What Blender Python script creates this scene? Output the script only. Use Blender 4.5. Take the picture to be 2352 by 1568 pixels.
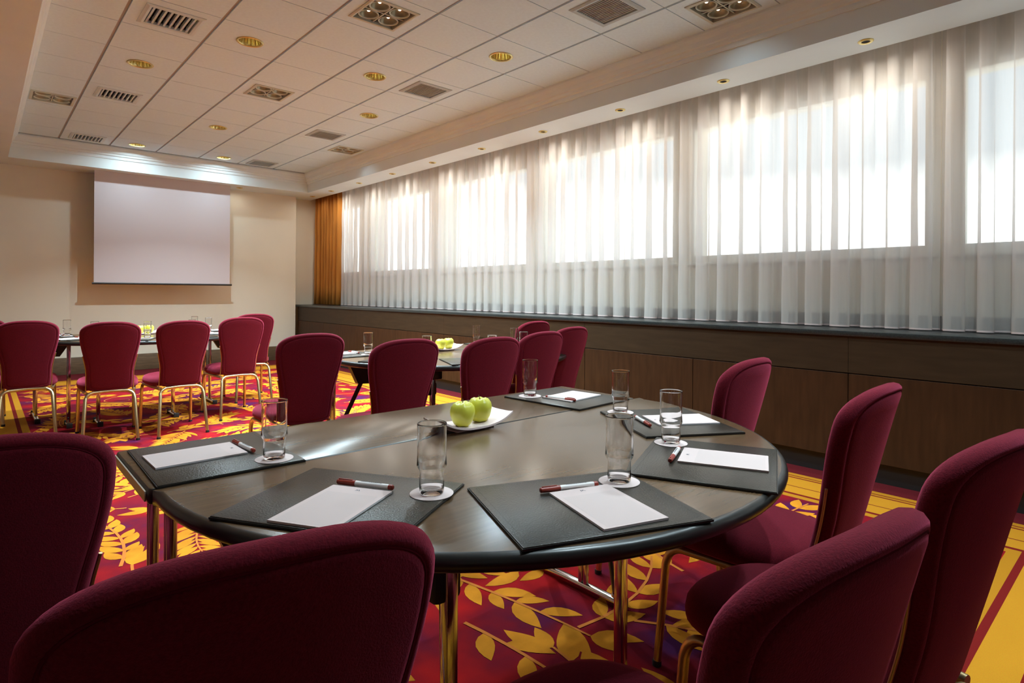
import bpy, bmesh, math, random
from mathutils import Vector, Matrix

for o in list(bpy.data.objects):
    bpy.data.objects.remove(o, do_unlink=True)
SC = bpy.context.scene
COL = SC.collection
PI = math.pi

# ------------------------------------------------------------------ camera
H_CAM = 1.17
YAW, ROLL, FPX = 0.7325, 0.006, 1361.0
cam_d = bpy.data.cameras.new('camera')
cam = bpy.data.objects.new('camera', cam_d)
COL.objects.link(cam)
cam_d.sensor_width = 36.0
cam_d.lens = FPX / 2352.0 * 36.0
cam_d.shift_y = -(784.0 - 672.0) / 2352.0
cam_d.clip_start = 0.02
fw = Vector((math.sin(YAW), math.cos(YAW), 0))
rt = Vector((math.cos(YAW), -math.sin(YAW), 0))
up = Vector((0, 0, 1))
rt2 = rt * math.cos(ROLL) + up * math.sin(ROLL)
up2 = up * math.cos(ROLL) - rt * math.sin(ROLL)
cam.matrix_world = Matrix(((rt2.x, up2.x, -fw.x, 0), (rt2.y, up2.y, -fw.y, 0),
                           (rt2.z, up2.z, -fw.z, H_CAM), (0, 0, 0, 1)))
SC.camera = cam

# ------------------------------------------------------------------ world, light levels, exposure
SKY_STRENGTH = 2.5
LAMP_DOWN = 30.0      # each gold downlight
LAMP_QUAD = 6.0       # each of the four lamps in a square fitting
LAMP_SPOT = 2.9       # each small spot in the soffit
SC.view_settings.view_transform = 'Standard'
SC.view_settings.look = 'None'
SC.view_settings.gamma = 1.0
SC.view_settings.use_curve_mapping = False
SC.view_settings.exposure = 0.66

world = bpy.data.worlds.new('sky')
SC.world = world
world.use_nodes = True
nt = world.node_tree
nt.nodes.clear()
tc = nt.nodes.new('ShaderNodeTexCoord')
sx = nt.nodes.new('ShaderNodeSeparateXYZ')
mr = nt.nodes.new('ShaderNodeMapRange')
mr.inputs['From Min'].default_value = -0.3
mr.inputs['From Max'].default_value = 1.0
rp = nt.nodes.new('ShaderNodeValToRGB')
rp.color_ramp.elements[0].position = 0.0
rp.color_ramp.elements[0].color = (0.72, 0.74, 0.73, 1)
rp.color_ramp.elements[1].position = 1.0
rp.color_ramp.elements[1].color = (0.20, 0.32, 0.48, 1)
for pos, colr in ((0.215, (0.72, 0.74, 0.73, 1)), (0.235, (0.88, 0.90, 0.88, 1)), (0.335, (0.88, 0.90, 0.88, 1)), (0.375, (0.33, 0.37, 0.40, 1)),
                  (0.55, (0.28, 0.36, 0.43, 1))):
    e = rp.color_ramp.elements.new(pos)
    e.color = colr
bg = nt.nodes.new('ShaderNodeBackground')
bg.inputs['Strength'].default_value = SKY_STRENGTH
wo = nt.nodes.new('ShaderNodeOutputWorld')
nt.links.new(tc.outputs['Generated'], sx.inputs[0])
nt.links.new(sx.outputs['Z'], mr.inputs['Value'])
nt.links.new(mr.outputs[0], rp.inputs[0])
nt.links.new(rp.outputs[0], bg.inputs['Color'])
nt.links.new(bg.outputs[0], wo.inputs['Surface'])

# ------------------------------------------------------------------ key dimensions (metres, floor z = 0)
Z_SOF, Z_CEIL, Z_SLAB = 2.815, 3.114, 3.34
CX0, CX1, CY0, CY1 = 0.26, 4.07, -0.62, 9.65       # the coffer opening
X_CAB, X_WALL, Y_FAR = 4.14, 4.68, 10.2
X_LEFT, Y_BACK = -3.0, -7.0
TX, TY = 0.543, 0.555                              # ceiling tile pitch
WIN_Z0, WIN_Z1 = 1.45, 2.65
WINDOWS = [(8.85, 10.28), (6.82, 8.63), (4.90, 6.69), (2.97, 4.78), (1.045, 2.855), (-0.88, 0.935), (-2.80, -1.0), (-4.73, -2.92), (-6.65, -4.85)]  # last two are unseen, added to bring more window light onto the chairs

for (a, b) in WINDOWS:                              # sky portals in the window openings
    ld = bpy.data.lights.new('window_portal', 'AREA')
    ld.shape = 'RECTANGLE'
    ld.size = WIN_Z1 - WIN_Z0
    ld.size_y = b - a
    ld.cycles.is_portal = True
    lo = bpy.data.objects.new('window_portal', ld)
    lo.location = (X_WALL + 0.12, (a + b) / 2, (WIN_Z0 + WIN_Z1) / 2)
    lo.rotation_euler = (0, PI / 2, 0)
    COL.objects.link(lo)

# ------------------------------------------------------------------ materials
MATS = {}


def nodes_of(name):
    m = bpy.data.materials.new(name)
    m.use_nodes = True
    MATS[name] = m
    b = m.node_tree.nodes['Principled BSDF']
    return m, m.node_tree, b


def mat(name, col, rough=0.5, metal=0.0, spec=0.5, var=0.0, scale=8.0, stretch=(1, 1, 1), bump=0.0, bscale=60.0,
        coat=0.0, emit=None, estr=0.0, sheen=0.0):
    m, t, b = nodes_of(name)
    b.inputs['Base Color'].default_value = (*col, 1)
    b.inputs['Roughness'].default_value = rough
    b.inputs['Metallic'].default_value = metal
    b.inputs['Specular IOR Level'].default_value = spec
    b.inputs['Coat Weight'].default_value = coat
    b.inputs['Coat Roughness'].default_value = 0.12
    if sheen:
        b.inputs['Sheen Weight'].default_value = sheen
        b.inputs['Sheen Roughness'].default_value = 0.5
        b.inputs['Sheen Tint'].default_value = (0.95, 0.14, 0.26, 1)
    if emit:
        b.inputs['Emission Color'].default_value = (*emit, 1)
        b.inputs['Emission Strength'].default_value = estr
    if var > 0 or bump > 0:
        tcn = t.nodes.new('ShaderNodeTexCoord')
        mp = t.nodes.new('ShaderNodeMapping')
        mp.inputs['Scale'].default_value = stretch
        t.links.new(tcn.outputs['Object'], mp.inputs[0])
    if var > 0:
        n = t.nodes.new('ShaderNodeTexNoise')
        n.inputs['Scale'].default_value = scale
        n.inputs['Detail'].default_value = 5
        t.links.new(mp.outputs[0], n.inputs['Vector'])
        r = t.nodes.new('ShaderNodeValToRGB')
        r.color_ramp.elements[0].position = 0.3
        r.color_ramp.elements[1].position = 0.72
        r.color_ramp.elements[0].color = (*[c * (1 - var) for c in col], 1)
        r.color_ramp.elements[1].color = (*[min(1, c * (1 + var)) for c in col], 1)
        t.links.new(n.outputs['Fac'], r.inputs[0])
        t.links.new(r.outputs[0], b.inputs['Base Color'])
    if bump > 0:
        n2 = t.nodes.new('ShaderNodeTexNoise')
        n2.inputs['Scale'].default_value = bscale
        n2.inputs['Detail'].default_value = 2
        t.links.new(tcn.outputs['Object'], n2.inputs['Vector'])
        bp = t.nodes.new('ShaderNodeBump')
        bp.inputs['Strength'].default_value = bump
        bp.inputs['Distance'].default_value = 0.002
        t.links.new(n2.outputs['Fac'], bp.inputs['Height'])
        t.links.new(bp.outputs[0], b.inputs['Normal'])
    return m


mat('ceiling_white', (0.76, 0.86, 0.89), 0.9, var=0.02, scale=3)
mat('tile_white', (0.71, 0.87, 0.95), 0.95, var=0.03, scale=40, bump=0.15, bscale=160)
mat('grid_grey', (0.42, 0.40, 0.38), 0.7)
mat('wall_cream', (0.82, 0.79, 0.67), 0.9, var=0.02, scale=2)
mat('wall_pale', (0.70, 0.66, 0.60), 0.9, var=0.02, scale=2)
mat('wall_window', (0.80, 0.75, 0.64), 0.85)
mat('wall_fill', (0.82, 0.81, 0.78), 0.9)  # unseen walls, kept pale to bounce fill light into the room
mat('frame_cream', (0.80, 0.76, 0.66), 0.45)
mat('base_wood', (0.135, 0.083, 0.043), 0.5, var=0.25, scale=6, stretch=(1, 1, 8))
mat('cab_wood', (0.052, 0.022, 0.009), 0.5, spec=0.14, var=0.22, scale=5, stretch=(6, 6, 0.8), bump=0.05, bscale=80)
mat('cab_rail', (0.043, 0.025, 0.0125), 0.5, spec=0.18, var=0.18, scale=5, stretch=(6, 0.8, 6))
mat('plinth_dark', (0.012, 0.011, 0.010), 0.5)
mat('granite', (0.022, 0.028, 0.028), 0.28, var=0.5, scale=120)
mat('granite_back', (0.16, 0.145, 0.145), 0.4, var=0.2, scale=60)
mat('ochre', (0.50, 0.20, 0.028), 0.85, var=0.12, scale=6, stretch=(1, 1, 0.3), sheen=0.0)
mat('screen_white', (0.66, 0.61, 0.64), 0.85)
mat('black', (0.01, 0.01, 0.01), 0.4)
mat('void', (0.008, 0.006, 0.004), 0.9)
mat('fabric', (0.106, 0.0052, 0.0112), 0.92, spec=0.12, var=0.28, scale=260, bump=0.35, bscale=420, sheen=0.55)
mat('piping', (0.115, 0.006, 0.017), 0.9, spec=0.1)
mat('gold_tube', (0.60, 0.47, 0.26), 0.33, metal=1.0, var=0.06, scale=20)
mat('bracket_gold', (0.48, 0.38, 0.20), 0.4, metal=1.0)
mat('rubber', (0.012, 0.012, 0.012), 0.6)
mat('chrome', (0.66, 0.64, 0.62), 0.12, metal=1.0)
mat('steel_dark', (0.03, 0.03, 0.03), 0.35, metal=0.6)
mat('table_top', (0.095, 0.054, 0.027), 0.23, spec=0.36, var=0.16, scale=9, stretch=(0.7, 8, 1), coat=0.0)
mat('table_edge', (0.014, 0.014, 0.013), 0.30, spec=0.55)
mat('table_band', (0.40, 0.33, 0.24), 0.35, spec=0.5)
mat('leather', (0.020, 0.017, 0.012), 0.30, spec=0.36, var=0.2, scale=60, bump=0.35, bscale=260)
mat('leather_edge', (0.008, 0.008, 0.007), 0.45, bump=0.3, bscale=300)
mat('stitch', (0.045, 0.045, 0.038), 0.7)
mat('paper', (0.64, 0.51, 0.49), 0.8)
mat('paper_block', (0.70, 0.68, 0.69), 0.8)
mat('print_grey', (0.12, 0.12, 0.15), 0.8)
mat('paper_tint', (0.60, 0.485, 0.465), 0.8)
mat('coaster', (0.70, 0.57, 0.55), 0.8)
mat('pen_white', (0.80, 0.76, 0.74), 0.35)
mat('pen_red', (0.30, 0.035, 0.020), 0.38)
mat('plate_white', (0.84, 0.70, 0.69), 0.18)
mat('apple_skin', (0.62, 0.60, 0.06), 0.32, var=0.16, scale=14, stretch=(1, 1, 0.4))
mat('apple_stem', (0.10, 0.065, 0.02), 0.8)
mat('brass', (0.92, 0.80, 0.36), 0.25, metal=1.0)
mat('brass_soft', (0.70, 0.58, 0.24), 0.35, metal=0.7)
mat('fitting_cream', (0.56, 0.58, 0.48), 0.45)
mat('reflector', (0.26, 0.23, 0.15), 0.30, metal=0.4)
mat('bulb', (1, 0.95, 0.85), 0.4, emit=(1.0, 0.90, 0.68), estr=1.3)
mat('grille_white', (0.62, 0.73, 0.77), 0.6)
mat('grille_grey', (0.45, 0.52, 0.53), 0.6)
mat('leaf_gold', (0.66, 0.245, 0.016), 0.95, spec=0.1, var=0.22, scale=7, bump=0.5, bscale=500)
mat('vine_orange', (0.62, 0.19, 0.035), 0.95, spec=0.1, bump=0.4, bscale=500)


def carpet_material():
    m, t, b = nodes_of('carpet')
    N, L = t.nodes, t.links
    tcn = N.new('ShaderNodeTexCoord')
    sp = N.new('ShaderNodeSeparateXYZ')
    L.new(tcn.outputs['Object'], sp.inputs[0])

    def math_(op, a, bb=None, c=None):
        n = N.new('ShaderNodeMath')
        n.operation = op
        for i, v in enumerate((a, bb, c)):
            if v is None:
                continue
            if isinstance(v, (int, float)):
                n.inputs[i].default_value = v
            else:
                L.new(v, n.inputs[i])
        return n.outputs[0]
    fx0, fx1, fy0, fy1 = FIELD
    dx = math_('SUBTRACT', math_('ABSOLUTE', math_('SUBTRACT', sp.outputs[0], (fx0 + fx1) / 2)), (fx1 - fx0) / 2)
    dy = math_('SUBTRACT', math_('ABSOLUTE', math_('SUBTRACT', sp.outputs[1], (fy0 + fy1) / 2)), (fy1 - fy0) / 2)
    s = math_('MAXIMUM', dx, dy)
    rp = N.new('ShaderNodeMapRange')
    rp.inputs['From Min'].default_value = -0.1
    rp.inputs['From Max'].default_value = 0.7
    L.new(s, rp.inputs['Value'])
    cr = N.new('ShaderNodeValToRGB')
    cr.color_ramp.interpolation = 'CONSTANT'
    gold, red, dred = (0.56, 0.235, 0.014, 1), (0.22, 0.012, 0.010, 1), (0.13, 0.010, 0.014, 1)
    gold2 = (0.66, 0.285, 0.018, 1)

    def pos(v):
        return (v + 0.1) / 0.8
    els = [(0.0, gold), (pos(0.0), gold), (pos(0.05), red), (pos(0.078), gold2), (pos(0.20), red), (pos(0.208), gold2),
           (pos(0.37), red), (pos(0.385), gold), (pos(0.41), red), (pos(0.422), gold), (pos(0.47), dred)]
    e = cr.color_ramp.elements
    e[0].position, e[0].color = els[0]
    e[1].position, e[1].color = els[1]
    for p_, c_ in els[2:]:
        q = e.new(p_)
        q.color = c_
    L.new(rp.outputs[0], cr.inputs[0])
    # ground of the leaf field: crimson with purple and bright red clouds
    n1 = N.new('ShaderNodeTexNoise')
    n1.inputs['Scale'].default_value = 3.1
    n1.inputs['Detail'].default_value = 3
    L.new(tcn.outputs['Object'], n1.inputs['Vector'])
    c1 = N.new('ShaderNodeValToRGB')
    c1.color_ramp.elements[0].position = 0.32
    c1.color_ramp.elements[0].color = (0.085, 0.010, 0.075, 1)
    c1.color_ramp.elements[1].position = 0.70
    c1.color_ramp.elements[1].color = (0.52, 0.010, 0.010, 1)
    for p_, c_ in ((0.42, (0.17, 0.007, 0.026, 1)), (0.55, (0.30, 0.007, 0.014, 1))):
        q = c1.color_ramp.elements.new(p_)
        q.color = c_
    L.new(n1.outputs['Fac'], c1.inputs[0])
    mx = N.new('ShaderNodeMix')
    mx.data_type = 'RGBA'
    L.new(math_('GREATER_THAN', s, 0.0), mx.inputs[0])
    L.new(c1.outputs[0], mx.inputs[6])
    L.new(cr.outputs[0], mx.inputs[7])
    # pile variation
    n2 = N.new('ShaderNodeTexNoise')
    n2.inputs['Scale'].default_value = 420
    L.new(tcn.outputs['Object'], n2.inputs['Vector'])
    mul = N.new('ShaderNodeMix')
    mul.data_type = 'RGBA'
    mul.blend_type = 'MULTIPLY'
    mul.inputs[0].default_value = 0.35
    L.new(mx.outputs[2], mul.inputs[6])
    L.new(n2.outputs['Color'], mul.inputs[7])
    L.new(mul.outputs[2], b.inputs['Base Color'])
    b.inputs['Roughness'].default_value = 0.95
    b.inputs['Specular IOR Level'].default_value = 0.1
    bp = N.new('ShaderNodeBump')
    bp.inputs['Strength'].default_value = 0.5
    bp.inputs['Distance'].default_value = 0.003
    L.new(n2.outputs['Fac'], bp.inputs['Height'])
    L.new(bp.outputs[0], b.inputs['Normal'])


FIELD = (0.32, 3.50, 0.50, 9.05)
carpet_material()


def sheer_material():
    m = bpy.data.materials.new('sheer')
    m.use_nodes = True
    MATS['sheer'] = m
    t = m.node_tree
    N, L = t.nodes, t.links
    N.clear()
    out = N.new('ShaderNodeOutputMaterial')
    tr = N.new('ShaderNodeBsdfTransparent')
    tr.inputs[0].default_value = (0.98, 0.97, 0.96, 1)
    tl = N.new('ShaderNodeBsdfTranslucent')
    tl.inputs[0].default_value = (0.86, 0.83, 0.81, 1)
    df = N.new('ShaderNodeBsdfDiffuse')
    df.inputs[0].default_value = (0.80, 0.76, 0.73, 1)
    m1 = N.new('ShaderNodeMixShader')
    m1.inputs[0].default_value = 0.58
    L.new(tl.outputs[0], m1.inputs[1])
    L.new(df.outputs[0], m1.inputs[2])
    # woven threads: finer than can be seen, a faint weave varies the opacity
    tcn = N.new('ShaderNodeTexCoord')
    nz = N.new('ShaderNodeTexNoise')
    nz.inputs['Scale'].default_value = 30
    mp = N.new('ShaderNodeMapping')
    mp.inputs['Scale'].default_value = (1, 1, 0.05)
    L.new(tcn.outputs['Object'], mp.inputs[0])
    L.new(mp.outputs[0], nz.inputs['Vector'])
    mr_ = N.new('ShaderNodeMapRange')
    mr_.inputs['To Min'].default_value = 0.56
    mr_.inputs['To Max'].default_value = 0.72
    L.new(nz.outputs['Fac'], mr_.inputs['Value'])
    m2 = N.new('ShaderNodeMixShader')
    L.new(mr_.outputs[0], m2.inputs[0])
    L.new(tr.outputs[0], m2.inputs[1])
    L.new(m1.outputs[0], m2.inputs[2])
    L.new(m2.outputs[0], out.inputs['Surface'])


def glass_materials():
    m = bpy.data.materials.new('pane')
    m.use_nodes = True
    MATS['pane'] = m
    N, L = m.node_tree.nodes, m.node_tree.links
    N.clear()
    out = N.new('ShaderNodeOutputMaterial')
    tr = N.new('ShaderNodeBsdfTransparent')
    tr.inputs[0].default_value = (0.95, 0.97, 0.97, 1)
    gl = N.new('ShaderNodeBsdfGlossy')
    gl.inputs['Roughness'].default_value = 0.02
    mx = N.new('ShaderNodeMixShader')
    mx.inputs[0].default_value = 0.06
    L.new(tr.outputs[0], mx.inputs[1])
    L.new(gl.outputs[0], mx.inputs[2])
    L.new(mx.outputs[0], out.inputs['Surface'])
    m, t, b = nodes_of('drink_glass')
    b.inputs['Base Color'].default_value = (0.985, 0.985, 0.985, 1)
    b.inputs['Roughness'].default_value = 0.0
    b.inputs['IOR'].default_value = 1.38
    b.inputs['Transmission Weight'].default_value = 1.0


sheer_material()
glass_materials()


# ------------------------------------------------------------------ mesh helpers
def mesh_obj(name, verts, faces, m, parent=None, smooth=False, mats=None, fmat=None):
    me = bpy.data.meshes.new(name)
    me.from_pydata(verts, [], faces)
    me.update()
    for mm in (mats or [m]):
        me.materials.append(MATS[mm])
    if fmat:
        me.polygons.foreach_set('material_index', fmat)
    if smooth:
        me.polygons.foreach_set('use_smooth', [True] * len(me.polygons))
    o = bpy.data.objects.new(name, me)
    COL.objects.link(o)
    if parent is not None:
        o.parent = parent
    return o


def bm_obj(name, bm, m, parent=None, smooth=False, angle=None):
    me = bpy.data.meshes.new(name)
    bmesh.ops.recalc_face_normals(bm, faces=bm.faces)
    bm.to_mesh(me)
    bm.free()
    me.materials.append(MATS[m])
    if smooth:
        me.polygons.foreach_set('use_smooth', [True] * len(me.polygons))
        if angle:
            me.set_sharp_from_angle(angle=angle)
    o = bpy.data.objects.new(name, me)
    COL.objects.link(o)
    if parent is not None:
        o.parent = parent
    return o


def add_box(bm, x0, x1, y0, y1, z0, z1, bevel=0.0, seg=2):
    vs = [bm.verts.new(p) for p in ((x0, y0, z0), (x1, y0, z0), (x1, y1, z0), (x0, y1, z0),
                                    (x0, y0, z1), (x1, y0, z1), (x1, y1, z1), (x0, y1, z1))]
    fs = [bm.faces.new([vs[i] for i in f]) for f in ((3, 2, 1, 0), (4, 5, 6, 7), (0, 1, 5, 4), (1, 2, 6, 5),
                                                     (2, 3, 7, 6), (3, 0, 4, 7))]
    if bevel > 0:
        es = list({e for f in fs for e in f.edges})
        bmesh.ops.bevel(bm, geom=es, offset=bevel, segments=seg, affect='EDGES', profile=0.5)


def box(name, x0, x1, y0, y1, z0, z1, m, parent=None, bevel=0.0, seg=2):
    bm = bmesh.new()
    add_box(bm, x0, x1, y0, y1, z0, z1, bevel, seg)
    return bm_obj(name, bm, m, parent, smooth=bevel > 0, angle=0.6)


def tube_into(V, F, pts, r, n=10, closed=False, caps=True, ry=None):
    """sweep an ellipse r x ry along pts"""
    pts = [Vector(p) for p in pts]
    base = len(V)
    m = len(pts)
    prev = None
    for i, p in enumerate(pts):
        if closed:
            d = pts[(i + 1) % m] - pts[i - 1]
        else:
            d = pts[min(i + 1, m - 1)] - pts[max(i - 1, 0)]
        d.normalize()
        if prev is None:
            a = Vector((0, 0, 1)) if abs(d.z) < 0.9 else Vector((1, 0, 0))
            u = d.cross(a).normalized()
        else:
            u = (prev - d * prev.dot(d)).normalized()
        prev = u
        w = d.cross(u)
        for k in range(n):
            an = 2 * PI * k / n
            V.append(tuple(p + u * (r * math.cos(an)) + w * ((ry or r) * math.sin(an))))
    rings = m if closed else m - 1
    for i in range(rings):
        for k in range(n):
            a = base + i * n + k
            b = base + i * n + (k + 1) % n
            c = base + ((i + 1) % m) * n + (k + 1) % n
            d_ = base + ((i + 1) % m) * n + k
            F.append((a, b, c, d_))
    if caps and not closed:
        F.append(tuple(base + k for k in range(n))[::-1])
        F.append(tuple(base + (m - 1) * n + k for k in range(n)))


def tube(name, pts, r, m, parent=None, n=10, closed=False, ry=None):
    V, F = [], []
    tube_into(V, F, pts, r, n, closed, True, ry)
    o = mesh_obj(name, V, F, m, parent, smooth=True)
    o.data.set_sharp_from_angle(angle=0.9)
    return o


def lathe_data(profile, n=24, z0=0.0):
    V, F = [], []
    for (r, z) in profile:
        for k in range(n):
            a = 2 * PI * k / n
            V.append((r * math.cos(a), r * math.sin(a), z + z0))
    for i in range(len(profile) - 1):
        for k in range(n):
            F.append((i * n + k, i * n + (k + 1) % n, (i + 1) * n + (k + 1) % n, (i + 1) * n + k))
    return V, F


def lathe(name, profile, m, parent=None, n=24, cap0=False, cap1=False, smooth=True):
    V, F = lathe_data(profile, n)
    if cap0:
        F.append(tuple(range(n))[::-1])
    if cap1:
        b = (len(profile) - 1) * n
        F.append(tuple(b + k for k in range(n)))
    o = mesh_obj(name, V, F, m, parent, smooth=smooth)
    o.data.set_sharp_from_angle(angle=0.8)
    return o


def arc_pts(c, r, a0, a1, n, plane='xz'):
    out = []
    for i in range(n + 1):
        a = a0 + (a1 - a0) * i / n
        p, q = r * math.cos(a), r * math.sin(a)
        out.append((c[0] + p, c[1], c[2] + q) if plane == 'xz' else
                   (c[0], c[1] + p, c[2] + q) if plane == 'yz' else (c[0] + p, c[1] + q, c[2]))
    return out


def tag(o, label, cat, group=None):
    o['label'] = label
    o['category'] = cat
    if group:
        o['group'] = group
    return o


def struct(o, label=None, cat=None):
    o['kind'] = 'structure'
    if label:
        o['label'] = label
        o['category'] = cat
    return o


def empty(name, loc=(0, 0, 0), rz=0.0):
    o = bpy.data.objects.new(name, None)
    o.empty_display_size = 0.1
    COL.objects.link(o)
    o.location = loc
    o.rotation_euler = (0, 0, rz)
    return o


def dup(root, loc=None, rz=None, label=None):
    r = root.copy()
    COL.objects.link(r)
    if loc is not None:
        r.location = loc
    if rz is not None:
        r.rotation_euler = (0, 0, rz)
    if label:
        r['label'] = label
    for ch in list(root.children):
        c = ch.copy()
        COL.objects.link(c)
        c.parent = r
        for g in ch.children:
            d = g.copy()
            COL.objects.link(d)
            d.parent = c
    return r


def share(o, name, parent, loc=(0, 0, 0), rz=0.0):
    c = bpy.data.objects.new(name, o.data)
    COL.objects.link(c)
    c.parent = parent
    c.location = loc
    c.rotation_euler = (0, 0, rz)
    return c


# ================================================================== ROOM SHELL
random.seed(7)
floor = struct(box('floor', X_LEFT, X_WALL + 0.3, Y_BACK, 10.7, -0.1, 0.0, 'carpet'),
               'patterned red and gold leaf carpet covering the whole floor', 'carpet')

far = empty('wall_far')
struct(far, 'plain cream end wall behind the projection screen', 'wall')
box('wall_face', X_LEFT, 4.10, Y_FAR, Y_FAR + 0.5, 0, Z_SLAB, 'wall_cream', far)
box('wall_return', 4.10, X_WALL + 0.3, Y_FAR + 0.22, Y_FAR + 0.5, 0, Z_SLAB, 'wall_cream', far)
struct(box('wall_left', X_LEFT - 0.2, X_LEFT, Y_BACK, 10.7, 0, Z_SLAB, 'wall_fill'), 'plain side wall opposite the windows', 'wall')
struct(box('wall_back', X_LEFT, X_WALL + 0.3, Y_BACK - 0.2, Y_BACK, 0, Z_SLAB, 'wall_fill'), 'plain wall behind the viewer', 'wall')
bb = struct(box('baseboard_far', X_LEFT, 4.09, Y_FAR - 0.02, Y_FAR, 0.0, 0.235, 'base_wood', None, 0.004),
            'tall brown wooden skirting board along the end wall', 'baseboard')

wr = empty('wall_right')
struct(wr, 'cream window wall behind the sheer curtains', 'wall')
box('wall_lower', X_WALL, X_WALL + 0.3, Y_BACK, 10.7, 0, WIN_Z0, 'wall_window', wr)
box('wall_upper', X_WALL, X_WALL + 0.3, Y_BACK, 10.7, WIN_Z1, Z_SLAB, 'wall_window', wr)
edges = [10.7] + [v for w in WINDOWS for v in (w[1], w[0])] + [Y_BACK]
for i in range(0, len(edges), 2):
    box('pier', X_WALL, X_WALL + 0.3, edges[i + 1], edges[i], WIN_Z0, WIN_Z1, 'wall_window', wr)
wlabels = ['window beside the ochre drape at the far end of the window wall',
           'second window from the far end wall behind sheer curtain',
           'middle window of the long wall behind sheer curtain',
           'wide bright window above the dark cabinet behind sheer curtain',
           'large nearest whole window behind sheer curtain at right',
           'window cut off by the right edge of the photo',
           'first window along the wall behind the viewer', 'second window behind the viewer, unseen and added for light',
           'last window behind the viewer, unseen and added for light']
for i, (a, b) in enumerate(WINDOWS):
    w = empty('window_%d' % (i + 1), (X_WALL, (a + b) / 2, WIN_Z0))
    struct(w, wlabels[i], 'window')
    L2, Hh = (b - a) / 2, WIN_Z1 - WIN_Z0
    for nm, y0, y1, z0, z1 in (('frame_rail', -L2, L2, 0, 0.05), ('frame_rail', -L2, L2, Hh - 0.05, Hh),
                               ('frame_stile', -L2, -L2 + 0.05, 0.05, Hh - 0.05), ('frame_stile', L2 - 0.05, L2, 0.05, Hh - 0.05)):
        box(nm, -0.012, 0.09, y0, y1, z0, z1, 'frame_cream', w, 0.004)
    box('sill', -0.03, 0.0, -L2 - 0.02, L2 + 0.02, -0.03, 0.0, 'frame_cream', w, 0.004)
    box('glass_pane', 0.04, 0.046, -L2 + 0.05, L2 - 0.05, 0.05, Hh - 0.05, 'pane', w)

# lower ceiling around the coffer, slab above, cornice
ce = empty('ceiling')
struct(ce, 'white ceiling with a recessed tiled coffer', 'ceiling')
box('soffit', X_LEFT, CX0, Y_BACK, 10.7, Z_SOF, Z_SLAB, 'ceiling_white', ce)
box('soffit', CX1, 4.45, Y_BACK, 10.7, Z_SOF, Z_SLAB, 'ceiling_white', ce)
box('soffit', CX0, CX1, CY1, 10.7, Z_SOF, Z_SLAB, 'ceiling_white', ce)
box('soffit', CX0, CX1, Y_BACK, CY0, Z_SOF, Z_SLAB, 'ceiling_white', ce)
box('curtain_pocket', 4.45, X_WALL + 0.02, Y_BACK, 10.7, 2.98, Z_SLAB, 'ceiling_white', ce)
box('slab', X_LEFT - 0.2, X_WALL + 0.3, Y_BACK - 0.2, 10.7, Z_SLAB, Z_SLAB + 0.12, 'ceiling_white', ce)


def cornice():
    # stepped moulding profile (offset from the coffer face, z) swept round the coffer
    prof = [(0.0, 2.955), (0.012, 2.955), (0.018, 2.975), (0.018, 2.990), (0.034, 2.998), (0.040, 3.020),
            (0.055, 3.028), (0.066, 3.060), (0.085, 3.085), (0.090, 3.100), (0.090, Z_CEIL + 0.002), (0.0, Z_CEIL + 0.002)]
    V, F = [], []
    n = len(prof)
    for (sx_, sy_) in ((0, 0), (1, 0), (1, 1), (0, 1)):
        for (o_, z) in prof:
            V.append((CX1 - o_ if sx_ else CX0 + o_, CY1 - o_ if sy_ else CY0 + o_, z))
    for c in range(4):
        d = (c + 1) % 4
        for k in range(n - 1):
            F.append((c * n + k, c * n + k + 1, d * n + k + 1, d * n + k))
    o = mesh_obj('trim_1', V, F, 'ceiling_white')
    struct(o, 'stepped white cornice moulding around the ceiling coffer', 'moulding')


cornice()

# tiles: some carry round or square openings for fittings
COLX = [0.748 + TX * i for i in range(-1, 6)]          # left edge of each column
ROW0 = 3.4225 - 8 * TY
holes = {}


def cell_of(x, y):
    return round((x - 1.0195) / TX), round((y - 3.70) / TY)


VENTS = [(1.0195, 4.81), (1.0195, 7.03), (1.0195, 9.25)]
RETURNS = [(3.19, 2.59), (3.19, 4.81), (3.19, 7.03), (3.19, 9.25)]
QUADS = [(2.105, 3.70), (2.105, 5.92), (0.545, 7.585), (3.735, 7.585), (3.735, 2.035), (2.105, 1.48), (2.105, -0.185)]
DOWNS = [(1.5625, 4.81), (1.0195, 5.92), (3.19, 3.70), (2.648, 4.81), (3.19, 5.92), (2.105, 7.585), (1.5625, 9.25), (2.648, 9.25), (1.0195, 2.59), (1.5625, 0.37), (3.19, 0.37)]
for lst, kind, hs in ((VENTS, 'sq', 0.165), (RETURNS, 'sq', 0.165), (QUADS, 'sq', 0.165), (DOWNS, 'ci', 0.083)):
    for (x, y) in lst:
        holes[cell_of(x, y)] = (kind, hs, x, y)
gx, gy, th = 0.011, 0.0035, 0.012
x_lo, x_hi = CX0 + 0.088, CX1 - 0.088
y_lo, y_hi = CY0 + 0.088, CY1 - 0.088
tile_cache = {}
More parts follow.
